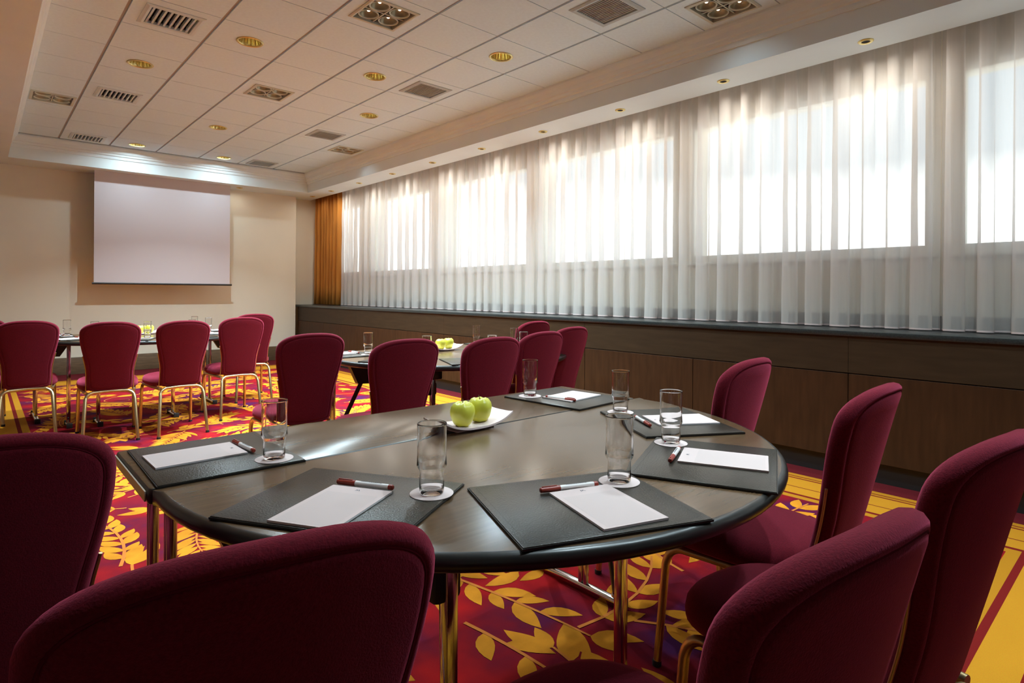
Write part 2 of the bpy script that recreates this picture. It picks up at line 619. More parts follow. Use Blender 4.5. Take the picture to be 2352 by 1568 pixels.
for ci in range(-1, 6):
    for ri in range(-8, 12):
        xc, yc = 1.0195 + TX * ci, 3.70 + TY * ri
        x0, x1 = max(xc - TX / 2 + gx, x_lo), min(xc + TX / 2 - gx, x_hi)
        if ci == 5:
            x1 = x_hi
        y0, y1 = max(yc - TY / 2 + gy, y_lo), min(yc + TY / 2 - gy, y_hi)
        if x1 - x0 < 0.05 or y1 - y0 < 0.05:
            continue
        h = holes.get((ci, ri))
        cx, cy = (x0 + x1) / 2, (y0 + y1) / 2
        hx, hy = (x1 - x0) / 2, (y1 - y0) / 2
        key = (round(hx, 4), round(hy, 4), h[:2] if h else None, round(h[2] - cx, 3) if h else 0, round(h[3] - cy, 3) if h else 0)
        if key in tile_cache:
            share(tile_cache[key], 'ceiling_tile', ce, (cx, cy, Z_CEIL))
            continue
        if not h:
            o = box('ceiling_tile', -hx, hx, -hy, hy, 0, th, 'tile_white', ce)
        else:
            ox, oy, s = h[2] - cx, h[3] - cy, h[1]
            if h[0] == 'sq':
                inner = [(ox - s, oy - s), (ox + s, oy - s), (ox + s, oy + s), (ox - s, oy + s)]
                outer = [(-hx, -hy), (hx, -hy), (hx, hy), (-hx, hy)]
            else:
                inner, outer = [], []
                for k in range(24):
                    a = -3 * PI / 4 + 2 * PI * k / 24
                    c_, s_ = math.cos(a), math.sin(a)
                    inner.append((ox + s * c_, oy + s * s_))
                    mm = max(abs(c_), abs(s_))
                    outer.append((hx * c_ / mm, hy * s_ / mm))
            n = len(inner)
            V = [(*p, 0) for p in outer] + [(*p, 0) for p in inner] + [(*p, th) for p in outer] + [(*p, th) for p in inner]
            F = []
            for k in range(n):
                j = (k + 1) % n
                F += [(k, n + k, n + j, j), (2 * n + k, 2 * n + j, 3 * n + j, 3 * n + k),
                      (k, j, 2 * n + j, 2 * n + k), (n + k, 3 * n + k, 3 * n + j, n + j)]
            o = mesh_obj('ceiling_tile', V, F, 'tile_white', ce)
        o.location = (cx, cy, Z_CEIL)
        tile_cache[key] = o
for i in range(6):
    x = 0.748 + TX * i
    box('grid_bar', x - 0.014, x + 0.014, y_lo, y_hi, Z_CEIL + th, Z_CEIL + th + 0.012, 'grid_grey', ce)
for ri in range(-8, 12):
    y = 3.70 + TY * (ri + 0.5)
    if y_lo < y < y_hi:
        box('grid_bar', x_lo, x_hi, y - 0.009, y + 0.009, Z_CEIL + th + 0.0005, Z_CEIL + th + 0.0115, 'grid_grey', ce)

# ================================================================== CEILING FITTINGS


def make_vent(name, slats, m_slat, gap_dark, group, half=0.16, diag=False):
    t = empty(name, (0, 0, 0))
    V, F = [], []
    # stepped flange frame
    prof = [(0.185, 0.0), (0.185, -0.005), (half + 0.004, -0.011), (half - 0.012, -0.009), (half - 0.012, 0.014)]
    n = len(prof)
    for (sx_, sy_) in ((-1, -1), (1, -1), (1, 1), (-1, 1)):
        for (r, z) in prof:
            V.append((sx_ * r, sy_ * r, z))
    for c in range(4):
        d = (c + 1) % 4
        for k in range(n - 1):
            F.append((c * n + k, d * n + k, d * n + k + 1, c * n + k + 1))
    mesh_obj('frame', V, F, m_slat, t)
    box('duct_back', -half + 0.012, half - 0.012, -half + 0.012, half - 0.012, 0.05, 0.055, gap_dark, t)
    w = 2 * (half - 0.012) / slats
    first = None
    for k in range(slats):
        xc = -half + 0.012 + w * (k + 0.5)
        if first is None:
            bm = bmesh.new()
            add_box(bm, -w * 0.17, w * 0.17, -half + 0.012, half - 0.012, -0.004, 0.03)
            bmesh.ops.rotate(bm, cent=(0, 0, 0.01), matrix=Matrix.Rotation(0.55 if diag else 0.12, 3, 'Y'), verts=bm.verts)
            first = bm_obj('slat', bm, m_slat, t)
            first.location = (xc, 0, 0)
        else:
            share(first, 'slat', t, (xc, 0, 0))
    t['group'] = group
    return t


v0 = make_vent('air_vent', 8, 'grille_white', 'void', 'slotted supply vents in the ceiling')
vl = ['nearest white ceiling vent with wide black slots above the left side', 'middle white ceiling vent with black slots, left of the ceiling centre',
      'farthest small slotted ceiling vent above the projection screen']
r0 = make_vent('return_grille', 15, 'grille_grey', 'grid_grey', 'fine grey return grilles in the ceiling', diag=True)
rl = ['nearest grey fine-slatted ceiling grille cut by the top edge of the photo', 'second grey fine-slatted ceiling grille counting from the viewer',
      'third grey fine-slatted ceiling grille, beside the small square spotlight fitting', 'farthest grey fine-slatted ceiling grille near the end wall']
for proto, lst, labs, cat in ((v0, VENTS, vl, 'vent'), (r0, RETURNS, rl, 'vent')):
    for i, (x, y) in enumerate(lst):
        o = proto if i == 0 else dup(proto)
        o.location = (x, y, Z_CEIL)
        tag(o, labs[i], cat)


def lamp_light(parent, spread, energy, size, loc, col=(0.72, 0.92, 1.0)):
    ld = bpy.data.lights.new('lamp_light', 'AREA')
    ld.shape = 'DISK'
    ld.size = size
    ld.energy = energy
    ld.color = col
    ld.spread = math.radians(spread)
    lo = bpy.data.objects.new('lamp_light', ld)
    COL.objects.link(lo)
    lo.parent = parent
    lo.location = loc
    return lo


def make_quad():
    t = empty('square_spotlight')
    prof = [(0.182, 0.0), (0.182, -0.006), (0.168, -0.010), (0.158, -0.008), (0.158, 0.07)]
    n = len(prof)
    V, F = [], []
    for (sx_, sy_) in ((-1, -1), (1, -1), (1, 1), (-1, 1)):
        for (r, z) in prof:
            V.append((sx_ * r, sy_ * r, z))
    for c in range(4):
        d = (c + 1) % 4
        for k in range(n - 1):
            F.append((c * n + k, d * n + k, d * n + k + 1, c * n + k + 1))
    mesh_obj('frame', V, F, 'fitting_cream', t)
    box('housing', -0.158, 0.158, -0.158, 0.158, 0.07, 0.075, 'void', t)
    box('cross_bar', -0.004, 0.004, -0.158, 0.158, 0.004, 0.02, 'fitting_cream', t)
    box('cross_bar', -0.158, 0.158, -0.004, 0.004, 0.005, 0.021, 'fitting_cream', t)
    first = None
    for sx_ in (-1, 1):
        for sy_ in (-1, 1):
            loc = (sx_ * 0.078, sy_ * 0.078, 0.0)
            if first is None:
                rg = lathe('lamp_ring', [(0.070, 0.016), (0.073, 0.006), (0.070, 0.002), (0.064, 0.004), (0.060, 0.016)], 'fitting_cream', t, 24)
                rf = lathe('lamp_reflector', [(0.060, 0.010), (0.050, 0.030), (0.034, 0.045), (0.0155, 0.052)], 'reflector', t, 24)
                bu = lathe('bulb', [(0.001, 0.026), (0.009, 0.028), (0.014, 0.036), (0.016, 0.052)], 'bulb', t, 16)
                first = (rg, rf, bu)
                for q in first:
                    q.location = loc
            else:
                for q, nm in zip(first, ('lamp_ring', 'lamp_reflector', 'bulb')):
                    share(q, nm, t, loc)
    return t


q0 = make_quad()
qlab = ['large square four-lamp ceiling spotlight at the top centre of the photo', 'square four-lamp ceiling spotlight in the middle of the tiled ceiling',
        'square four-lamp ceiling spotlight at the far left edge of the coffer', 'small distant square four-lamp spotlight near the window-side cornice',
        'square four-lamp spotlight against the window-side cornice, cut by the top edge',
        'square four-lamp spotlight overhead above the nearest table', 'square four-lamp spotlight overhead beside the viewer']
for i, (x, y) in enumerate(QUADS):
    o = q0 if i == 0 else dup(q0)
    o.location = (x, y, Z_CEIL)
    tag(o, qlab[i], 'spotlight', 'square four-lamp spotlights in the ceiling')
for o in [x for x in bpy.data.objects if x.name.startswith('square_spotlight')]:
    for sx_ in (-1, 1):
        for sy_ in (-1, 1):
            lamp_light(o, 122, LAMP_QUAD * (0.03 if abs(o.location.x - 2.105) > 0.1 else 0.42 if o.location.y < 3 else 1.0), 0.05, (sx_ * 0.078, sy_ * 0.078, 0.004))


def make_down():
    t = empty('gold_downlight')
    lathe('trim_ring', [(0.080, 0.010), (0.084, 0.002), (0.096, 0.001), (0.099, -0.004), (0.094, -0.008), (0.084, -0.006), (0.080, 0.002)], 'brass_soft', t, 32)
    # fluted reflector cup
    V, F = [], []
    n = 40
    prof = [(0.081, 0.0), (0.074, 0.03), (0.064, 0.065), (0.050, 0.10)]
    for (r, z) in prof:
        for k in range(n):
            rr = r * (1 + (0.022 if k % 2 else -0.012))
            a = 2 * PI * k / n
            V.append((rr * math.cos(a), rr * math.sin(a), z))
    for i in range(len(prof) - 1):
        for k in range(n):
            F.append((i * n + k, i * n + (k + 1) % n, (i + 1) * n + (k + 1) % n, (i + 1) * n + k))
    F.append(tuple((len(prof) - 1) * n + k for k in range(n)))
    mesh_obj('reflector_cup', V, F, 'brass', t)
    for sx_ in (-1, 1):
        tube('lamp_tube', [(sx_ * 0.016, -0.032, 0.075), (sx_ * 0.016, 0.032, 0.075)], 0.011, 'bulb', t, 10)
    return t


d0 = make_down()
dlab = ['gold recessed downlight beside the nearest slotted vent', 'gold recessed downlight at the left, between two slotted vents',
        'nearest gold downlight, right of the ceiling centre', 'gold downlight straight above the middle of the photo',
        'gold downlight between the two middle grey grilles', 'small gold downlight left of the screen corner, in mid ceiling',
        'tiny distant gold downlight above the projection screen', 'tiny distant gold downlight above the right corner of the screen',
        'gold downlight overhead left of the nearest table', 'gold downlight overhead in front of the nearest table', 'gold downlight overhead near the window side']
for i, (x, y) in enumerate(DOWNS):
    o = d0 if i == 0 else dup(d0)
    o.location = (x, y, Z_CEIL)
    tag(o, dlab[i], 'downlight', 'gold downlights in the tiled ceiling')
for o in [x for x in bpy.data.objects if x.name.startswith('gold_downlight')]:
    lamp_light(o, 170 if o.location.y > 9 else 123 if o.location.y > 7 else 122, LAMP_DOWN * (0.17 if o.location.y > 9 else 1.8 if o.location.y > 7 else 0.32 if o.location.y < 3 else 1.0), 0.05, (0, 0, 0.012))

s0 = empty('soffit_spot')
lathe('trim_ring', [(0.024, 0.0), (0.026, -0.006), (0.040, -0.008), (0.046, -0.003), (0.046, 0.0)], 'brass_soft', s0, 24)
lathe('lamp_lens', [(0.0005, -0.005), (0.014, -0.0045), (0.025, -0.002)], 'void', s0, 20)
SPOTS = [(4.27, 1.33), (4.27, 2.32), (4.27, 3.31), (4.27, 4.29), (4.27, 5.28), (4.27, 6.27), (4.27, 7.25), (4.27, 8.22), (4.27, 9.18),
         (4.28, 9.93), (3.08, 9.93)]
ordn = ['nearest', 'second', 'third', 'fourth', 'fifth', 'sixth', 'seventh', 'eighth', 'ninth']
for i, (x, y) in enumerate(SPOTS):
    o = s0 if i == 0 else dup(s0)
    o.location = (x, y, Z_SOF)
    lab = ('%s small brass spot in the soffit above the curtains, counted from the right' % ordn[i]) if i < 9 else \
        ('small dark spot in the soffit corner above the ochre drape', 'lone small dark spot in the soffit right of the screen')[i - 9]
    tag(o, lab, 'spotlight', 'small spots along the soffit')
for o in [x for x in bpy.data.objects if x.name.startswith('soffit_spot')]:
    lamp_light(o, 168, LAMP_SPOT * (0.2 if o.location.y > 9.5 else 1.0), 0.04, (0, 0, -0.012), (1.0, 0.93, 0.82))

# ================================================================== CABINET RUN UNDER THE WINDOWS
cab = empty('panelled_cabinet', (X_CAB, 3.5, 0))
tag(cab, 'long dark wood panelled radiator cabinet under the windows', 'cabinet')
YA, YB = Y_BACK + 0.001, Y_FAR - 0.001
oy = -3.5
box('carcass', 0.02, 0.42, YA + oy, YB + oy, 0.13, 0.905, 'plinth_dark', cab)
box('plinth', 0.03, 0.40, YA + oy, YB + oy, 0.0, 0.13, 'plinth_dark', cab)
seams = [YB] + [9.15 - 1.11 * k for k in range(0, 16) if 9.15 - 1.11 * k > YA + 0.1] + [YA]
for k in range(len(seams) - 1):
    a, b = seams[k + 1], seams[k]
    box('panel', 0.0, 0.022, a + 0.002 + oy, b - 0.002 + oy, 0.125, 0.664, 'cab_wood', cab, 0.0015, 1)
for k in range(0, len(seams) - 1, 2):
    a, b = seams[min(k + 2, len(seams) - 1)], seams[k]
    box('top_rail', 0.0, 0.022, a + 0.0005 + oy, b - 0.0005 + oy, 0.670, 0.905, 'cab_rail', cab, 0.0015, 1)

gl = empty('granite_ledge', (X_CAB, 3.5, 0.905))
tag(gl, 'polished dark green granite ledge on top of the wood cabinet', 'ledge')
box('ledge_slab', -0.015, 0.50, YA + oy, YB + 0.2 + oy, 0.0, 0.034, 'granite', gl, 0.004)
box('upstand', 0.50, 0.53, YA + oy, YB + 0.2 + oy, 0.0, 0.13, 'granite_back', gl, 0.003)

# ================================================================== CURTAINS


def curtain_mesh(name, y0, y1, xc, z0, z1, m, lam, b_top, b_bot, over, seed, rows=7, spp=16):
    rnd = random.Random(seed)
    pts = []            # (phase, y, lam)
    y = y0
    folds = []
    while y < y1 - lam * 0.3:
        l = lam * rnd.uniform(0.72, 1.32)
        if y + l > y1 - lam * 0.35:
            l = y1 - y
        folds.append((y, l, rnd.uniform(0.7, 1.3), rnd.uniform(0.6, 1.25)))
        y += l
    V, F = [], []
    cols = []
    for fi, (ys, l, ka, ko) in enumerate(folds):
        for k in range(spp if fi < len(folds) - 1 else spp + 1):
            cols.append((ys, l, ka, ko, 2 * PI * k / spp))
    for r in range(rows + 1):
        f = r / rows
        z = z0 + (z1 - z0) * f
        bb_ = b_bot + (b_top - b_bot) * (f ** 0.8)
        for (ys, l, ka, ko, ph) in cols:
            yy = ys + l * ph / (2 * PI) + over * l * ko * math.sin(2 * ph) * (1 - 0.35 * f)
            xx = xc + bb_ * ka * math.cos(ph) + 0.004 * math.sin(9 * z + ys * 7)
            V.append((xx, yy, z))
    n = len(cols)
    for r in range(rows):
        for k in range(n - 1):
            F.append((r * n + k, r * n + k + 1, (r + 1) * n + k + 1, (r + 1) * n + k))
    return V, F


PANELS = [(8.742, 9.36), (6.757, 8.738), (4.842, 6.753), (2.917, 4.838), (0.992, 2.913), (-0.938, 0.988), (-2.858, -0.942), (-4.788, -2.862), (-6.75, -4.792)]  # last two panels hang over the added windows
clab = ['narrow white sheer curtain beside the ochre drape', 'white sheer curtain, second panel from the ochre drape',
        'white sheer curtain, middle panel of the window wall', 'white sheer curtain, panel left of the widest window',
        'wide white sheer curtain in front of the largest window', 'white sheer curtain running out of the right edge of the photo',
        'first white sheer curtain panel behind the viewer', 'second white sheer curtain panel behind the viewer, over an added window',
        'last white sheer curtain panel behind the viewer, over an added window']
for i, (a, b) in enumerate(PANELS):
    V, F = curtain_mesh('sheer_curtain', a, b, 4.555 - 0.004 * (i % 2), 0.947, 2.97, 'sheer', 0.185, 0.034, 0.050, 0.19, 40 + i)
    V = [(x - 4.555, y - a, z - 0.947) for (x, y, z) in V]
    t = empty('sheer_curtain', (4.555, a, 0.947))
    tag(t, clab[i], 'curtain', 'sheer curtain panels along the window wall')
    mesh_obj('sheer_cloth', V, F, 'sheer', t, smooth=True)
    n = len(V) // 8
    HV = [(x - 0.0012, y, z + dz) for dz in (0.0005, 0.011) for (x, y, z) in V[:n]]
    HF = [(k, k + 1, n + k + 1, n + k) for k in range(n - 1)]
    mesh_obj('hem', HV, HF, 'coaster', t, smooth=True)
V, F = curtain_mesh('ochre_drape', 9.37, 10.36, 4.545, 0.945, 2.97, 'ochre', 0.125, 0.035, 0.050, 0.06, 5)
V = [(x - 4.54, y - 9.9, z - 0.945) for (x, y, z) in V]
dr = mesh_obj('ochre_drape', V, F, 'ochre', None, smooth=True)
dr.location = (4.54, 9.9, 0.945)
sol = dr.modifiers.new('cloth_thickness', 'SOLIDIFY')
sol.thickness = 0.003
tag(dr, 'heavy ochre yellow drape hanging in the far corner', 'curtain')

# ================================================================== PROJECTION SCREEN
ps = empty('projection_screen', (2.05, 9.85, 1.27))
tag(ps, 'white pull-down projection screen hanging in front of the end wall', 'screen')
box('screen_cloth', -0.885, 0.865, -0.0015, 0.0015, 0.0, 1.60, 'screen_white', ps)
tube('bottom_bar', [(-0.905, 0, -0.005), (0.895, 0, -0.005)], 0.013, 'black', ps, 12)

# ================================================================== CHAIRS
BZ0, BZ1, HWT, HWB, LEAN, CURV = 0.395, 0.933, 0.198, 0.150, 0.25, 0.034


def waist(t):
    q = min(1.0, max(0.0, (t - 0.22) / 0.78))
    return q * q * (3 - 2 * q)


def back_hw(z):
    return HWB + (HWT - HWB) * waist((z - BZ0 - 0.03) / (BZ1 - 0.098 - BZ0 - 0.03))


def back_loop(e):
    """half outline of the chair back inset by e, from bottom centre round the right side to the top centre"""
    Ht, ht, hb, z0 = BZ1 - e, HWT - e, HWB - e, BZ0 + e
    zw = BZ1 - 0.098 - e * 0.2
    R = [(0.0, z0 - 0.006), (hb * 0.5, z0 - 0.003), (hb * 0.82, z0 + 0.002), (hb * 0.96, z0 + 0.012)]
    for i in range(1, 13):
        t = i / 12
        z = z0 + 0.03 + (zw - z0 - 0.03) * t
        R.append((hb + (ht - hb) * waist(t), z))
    for i in range(1, 13):
        a = (PI / 2) * i / 12
        n = 2.55
        R.append((ht * abs(math.cos(a)) ** (2 / n) if i < 12 else 0.0, zw + (Ht - zw) * math.sin(a) ** (2 / n)))
    return R


def back_y(x, z):
    return -0.213 - (z - 0.42) * LEAN + CURV * (x / 0.2) ** 2


def make_back(parent):
    layers = [(0.062, 0.000), (0.030, -0.001), (0.0235, 0.0005), (0.0205, 0.0040), (0.0175, 0.0005), (0.009, 0.0035), (0.002, 0.012),
              (0.0, 0.024), (0.003, 0.036), (0.012, 0.046), (0.03, 0.053), (0.062, 0.058)]
    V, F = [], []
    loops = []
    for (e, off) in layers:
        R = back_loop(e)
        full = R + [(-x, z) for (x, z) in R[1:-1]][::-1]
        loops.append((len(V), len(full)))
        for (x, z) in full:
            V.append((x, back_y(x, z) + off, z))
    for a in range(len(loops) - 1):
        s0_, n = loops[a]
        s1_, _ = loops[a + 1]
        for k in range(n):
            j = (k + 1) % n
            F.append((s0_ + k, s0_ + j, s1_ + j, s1_ + k))
    # caps: rows from the right half loop to the left half loop
    for (li, flip, bulge) in ((0, True, 0.0), (len(layers) - 1, False, 0.006)):
        e, off = layers[li]
        R = back_loop(e)
        s_, n = loops[li]
        half = len(R) - 1
        rows = []
        for i in range(len(R)):
            ri = s_ + i
            lf = s_ + ((n - i) % n)
            if i == 0 or i == half:
                rows.append([ri])
                continue
            row = [lf]
            x, z = R[i]
            for k in range(1, 6):
                xx = -x + 2 * x * k / 6
                V.append((xx, back_y(xx, z) + off + bulge * (1 - (xx / x) ** 2), z))
                row.append(len(V) - 1)
            row.append(ri)
            rows.append(row)
        for i in range(len(rows) - 1):
            A, B = rows[i], rows[i + 1]
            if len(A) == 1:
                for k in range(len(B) - 1):
                    F.append((A[0], B[k + 1], B[k]))
            elif len(B) == 1:
                for k in range(len(A) - 1):
                    F.append((A[k], A[k + 1], B[0]))
            else:
                for k in range(len(A) - 1):
                    F.append((A[k], A[k + 1], B[k + 1], B[k]))
    bm = bmesh.new()
    vs = [bm.verts.new(v) for v in V]
    for f in F:
        try:
            bm.faces.new([vs[i] for i in f])
        except ValueError:
            pass
    bk = bm_obj('backrest', bm, 'fabric', parent, smooth=True)
    # stitched welt sunk in the seam near the edge of the rear face
    R = back_loop(0.0205)
    full = [(x, z) for (x, z) in R[4:]] + [(-x, z) for (x, z) in R[4:-1]][::-1]
    tube('welt', [(x, back_y(x, z) + 0.003, z) for (x, z) in full], 0.0021, 'piping', bk, 6)
    return bk


def seat_loop(e, n=40):
    out = []
    for k in range(n):
        a = 2 * PI * k / n
        c_, s_ = math.cos(a), math.sin(a)
        p = 2.9
        ux = math.copysign(abs(c_) ** (2 / p), c_)
        uy = math.copysign(abs(s_) ** (2 / p), s_)
        w = 0.205 + 0.012 * uy - e
        y = 0.045 + uy * (0.25 - e)
        if uy > 0:
            y += 0.015 * (1 - ux * ux)
        out.append((ux * w, y))
    return out


def make_chair():
    t = empty('banquet_chair')
    make_back(t)
    prof = [(0.05, 0.400), (0.012, 0.400), (0.002, 0.408), (0.0, 0.425), (0.004, 0.446), (0.016, 0.462), (0.04, 0.472), (0.09, 0.480), (0.15, 0.484)]
    V, F = [], []
    n = 40
    for (e, z) in prof:
        V += [(x, y, z - 0.01 * max(0.0, (y - 0.15)) / 0.15) for (x, y) in seat_loop(e)]
    for i in range(len(prof) - 1):
        for k in range(n):
            j = (k + 1) % n
            F.append((i * n + k, i * n + j, (i + 1) * n + j, (i + 1) * n + k))
    F.append(tuple(range(n))[::-1])
    b = (len(prof) - 1) * n
    F.append(tuple(b + k for k in range(n)))
    mesh_obj('seat', V, F, 'fabric', t, smooth=True)
    # rear legs: one inverted U of gold tube
    zt, r = 0.386, 0.055
    P = [(-0.178, -0.275, 0.006), (-0.158, -0.235, zt - r)]
    for i in range(1, 7):
        a = PI - (PI / 2) * i / 6
        P.append((-0.158 + r + r * math.cos(a), -0.225 + 0.004 * i, zt - r + r * math.sin(a)))
    P = P + [(0.0, -0.197, zt + 0.004)] + [(-x, y, z) for (x, y, z) in P[::-1]]
    tube('rear_leg_arch', P, 0.0125, 'gold_tube', t, 12)
    for s in (-1, 1):
        Q = [(s * 0.196, 0.262, 0.006), (s * 0.190, 0.236, 0.330)]
        for i in range(1, 7):
            a = (PI / 2) * i / 6
            Q.append((s * (0.190 - 0.001 * i), 0.236 - 0.055 + 0.055 * math.cos(a) - 0.002, 0.330 + 0.055 * math.sin(a)))
        Q += [(s * 0.176, 0.02, 0.386), (s * 0.152, -0.20, 0.384)]
        tube('front_leg', Q, 0.0125, 'gold_tube', t, 12)
        # flat gold bracket up the side of the back
        B = []
        for i in range(13):
            z = 0.385 + 0.285 * i / 12
            hw = back_hw(z)
            B.append((s * (hw + 0.0035), back_y(hw, z) + 0.024, z))
        tube('back_bracket', B, 0.0036, 'bracket_gold', t, 8)
        for (x, y) in ((s * 0.1785, -0.276), (s * 0.1962, 0.2625)):
            lathe('foot_cap', [(0.0142, 0.0), (0.0145, 0.014), (0.0130, 0.018)], 'rubber', t, 12, cap0=True, cap1=True).location = (x, y, 0.0)
    tube('cross_rail', [(-0.172, 0.05, 0.384), (0.172, 0.05, 0.384)], 0.009, 'gold_tube', t, 8)
    return t


CHAIRS = [
    # main table
    (0.012, 1.598, -0.06, 'dark burgundy chair cut off by the left edge, beside the nearest table'),
    (0.257, 0.889, -0.16, 'huge burgundy chair back in the left foreground hiding part of the table'),
    (0.729, 0.516, -0.115, 'burgundy chair in the right foreground whose back overlaps the chair behind it'),
    (1.378, 0.493, -0.137, 'magenta-lit burgundy chair at the right edge of the photo'),
    (1.795, 0.820, 0.02, 'burgundy chair at the nearest table with its lit seat showing under the table edge'),
    (2.140, 1.345, 0.06, 'burgundy chair at the right end of the nearest table before the dark cabinet'),
    # table by the window
    (1.440, 3.580, -0.05, 'burgundy chair at the left end of the middle table'),
    (1.650, 2.905, -0.055, 'burgundy chair behind the green apples of the nearest table, second at the middle table'),
    (2.075, 2.735, 0.0, 'burgundy chair at the middle table directly behind the tall glass on its own pad'),
    (2.600, 2.900, 0.05, 'burgundy chair at the middle table, lighter and partly hiding two others'),
    (3.120, 3.140, 0.08, 'burgundy chair at the middle table farthest right, against the cabinet'),
    (3.500, 3.900, 0.06, 'burgundy chair on the far side of the middle table, only its top visible'),
    # table by the screen
    (-0.02, 6.95, 0.0, 'burgundy chair barely visible at the left edge of the photo, far table'),
    (0.290, 6.200, -0.03, 'very dark burgundy chair at the left end of the far table'),
    (0.775, 5.690, -0.08, 'burgundy chair at the far table standing left of the distant green apples'),
    (1.226, 5.603, 0.03, 'burgundy chair at the far table standing right of the distant green apples'),
    (1.798, 5.979, 0.0, 'burgundy chair at the right end of the far table, overlapping another chair'),
    (2.200, 6.760, -0.10, 'burgundy chair half hidden at the right rear of the far table'),
]
ch0 = make_chair()
for i, (x, y, a, lab) in enumerate(CHAIRS):
    o = ch0 if i == 0 else dup(ch0)
    o.location = (x, y, 0)
    o.rotation_euler = (0, 0, a)
    tag(o, lab, 'chair', ('chairs around the nearest table', 'chairs around the middle table', 'chairs around the far table')[i // 6])

# ================================================================== TABLES
TZ = 0.74
RT = 0.874
RECT_X0, RECT_X1, RECT_Y0, RECT_Y1 = -0.868, 0.868, 0.010, 0.420


def outline_half(r, n=44):
    """half disc outline with a short straight run up to the seam edge at y = 0.030"""
    pts = []
    for i in range(n + 1):
        a = PI + PI * i / n
        pts.append((r * math.cos(a), min(0.0, r * math.sin(a))))
    k = 12
    for i in range(k + 1):
        pts.append((r - 2 * r * i / k, 0.030))
    return pts


def slab(name, loop, z0, z1, r, m_top, m_edge, parent, seam=None):
    """table top with rolled rim: loops follow the outline, inset by the rim profile"""
    n = len(loop)
    cx = sum(p[0] for p in loop) / n
    cy = sum(p[1] for p in loop) / n
    h = (z1 - z0) / 2
    prof = [(r, z0)]
    for i in range(1, 8):
        a = -PI / 2 + PI * i / 8
        prof.append((r - r * math.cos(a), (z0 + z1) / 2 + h * math.sin(a)))
    prof.append((r, z1))
    # inward normals
    N = []
    for k in range(n):
        p0, p1 = Vector(loop[k - 1]), Vector(loop[(k + 1) % n])
        d = (p1 - p0)
        nn = Vector((-d.y, d.x)).normalized()
        if nn.dot(Vector((cx, cy)) - Vector(loop[k])) < 0:
            nn = -nn
        N.append(nn)
    V, F, M = [], [], []
    for (e, z) in prof:
        for k in range(n):
            q = 0.15 if seam is not None and abs(loop[k][1] - seam) < 1e-4 else 1.0   # the seam edge is square
            V.append((loop[k][0] + N[k].x * e * (q if abs(N[k].y) > 0.9 else 1.0), loop[k][1] + N[k].y * e * q, z))
    for i in range(len(prof) - 1):
        for k in range(n):
            j = (k + 1) % n
            F.append((i * n + k, i * n + j, (i + 1) * n + j, (i + 1) * n + k))
            M.append(1)
    F.append(tuple(range(n))[::-1])
    M.append(1)
    b = (len(prof) - 1) * n
    F.append(tuple(b + k for k in range(n)))
    M.append(0)
    o = mesh_obj(name, V, F, m_top, parent, smooth=True, mats=[m_top, m_edge], fmat=M)
    o.data.set_sharp_from_angle(angle=0.7)
    return o


def leg_frame(t, x, ys, foot, tubes='square'):
    for y in ys:
        if tubes == 'square':
            box('leg', x - 0.014, x + 0.014, y - 0.014, y + 0.014, 0.03, TZ - 0.036, 'chrome', t, 0.003)
        else:
            tube('leg', [(x, y - 0.012, 0.03), (x, y - 0.012, TZ - 0.036)], 0.0115, 'chrome', t, 12)
            tube('leg', [(x, y + 0.014, 0.03), (x, y + 0.014, TZ - 0.036)], 0.0115, 'chrome', t, 12)
    fb = tube('foot_bar', [(x, foot[0], 0.022), (x, foot[1], 0.022)], 0.019, 'chrome', t, 12, ry=0.013)
    for y in foot:
        s = -1 if y == foot[0] else 1
        box('end_cap', x - 0.021, x + 0.021, y - 0.012, y + 0.012, 0.0, 0.042, 'rubber', t, 0.004)


def make_half_table():
    t = empty('half_round_table')
    slab('table_top', outline_half(RT), TZ - 0.034, TZ, 0.016, 'table_top', 'table_edge', t, 0.030)
    for s in (-1, 1):
        x, lean = (-0.42, 1) if s < 0 else (0.16, -1)
        leg_frame(t, x, (-0.43,), (-0.56, -0.30))
        tube('folding_brace', [(x, -0.43 + 0.02, 0.34), (x + 0.05, -0.33, 0.52), (x + 0.10, -0.24, 0.70)], 0.006, 'steel_dark', t, 8, ry=0.013)
        box('hinge_block', x - 0.055, x + 0.055, -0.46, -0.40, 0.62, 0.706, 'steel_dark', t, 0.008)
        box('hinge_block', x - 0.035, x + 0.035, -0.43, -0.36, 0.52, 0.60, 'rubber', t, 0.012)
        lathe('bolt', [(0.010, 0), (0.010, 0.008), (0.006, 0.012)], 'chrome', t, 10, cap1=True).location = (x, -0.41, 0.33)
    leg_frame(t, -0.625, (-0.38,), (-0.47, -0.29))
    box('under_rail', -0.62, 0.62, -0.13, -0.07, TZ - 0.062, TZ - 0.034, 'steel_dark', t, 0.004)
    # dark corner brackets under the two ends of the straight edge
    for s in (-1, 1):
        V = [(s * 0.80, -0.02, 0.706), (s * 0.58, -0.02, 0.706), (s * 0.66, -0.02, 0.575), (s * 0.74, -0.02, 0.58),
             (s * 0.80, -0.06, 0.706), (s * 0.58, -0.06, 0.706), (s * 0.66, -0.06, 0.575), (s * 0.74, -0.06, 0.58)]
        mesh_obj('corner_bracket', V, [(0, 1, 2, 3), (7, 6, 5, 4), (0, 4, 5, 1), (1, 5, 6, 2), (2, 6, 7, 3), (3, 7, 4, 0)], 'steel_dark', t)
        tube('diagonal_strut', [(s * 0.70, -0.04, 0.60), (s * 0.80, 0.02, 0.34)], 0.008, 'steel_dark', t, 8, ry=0.016)
    return t


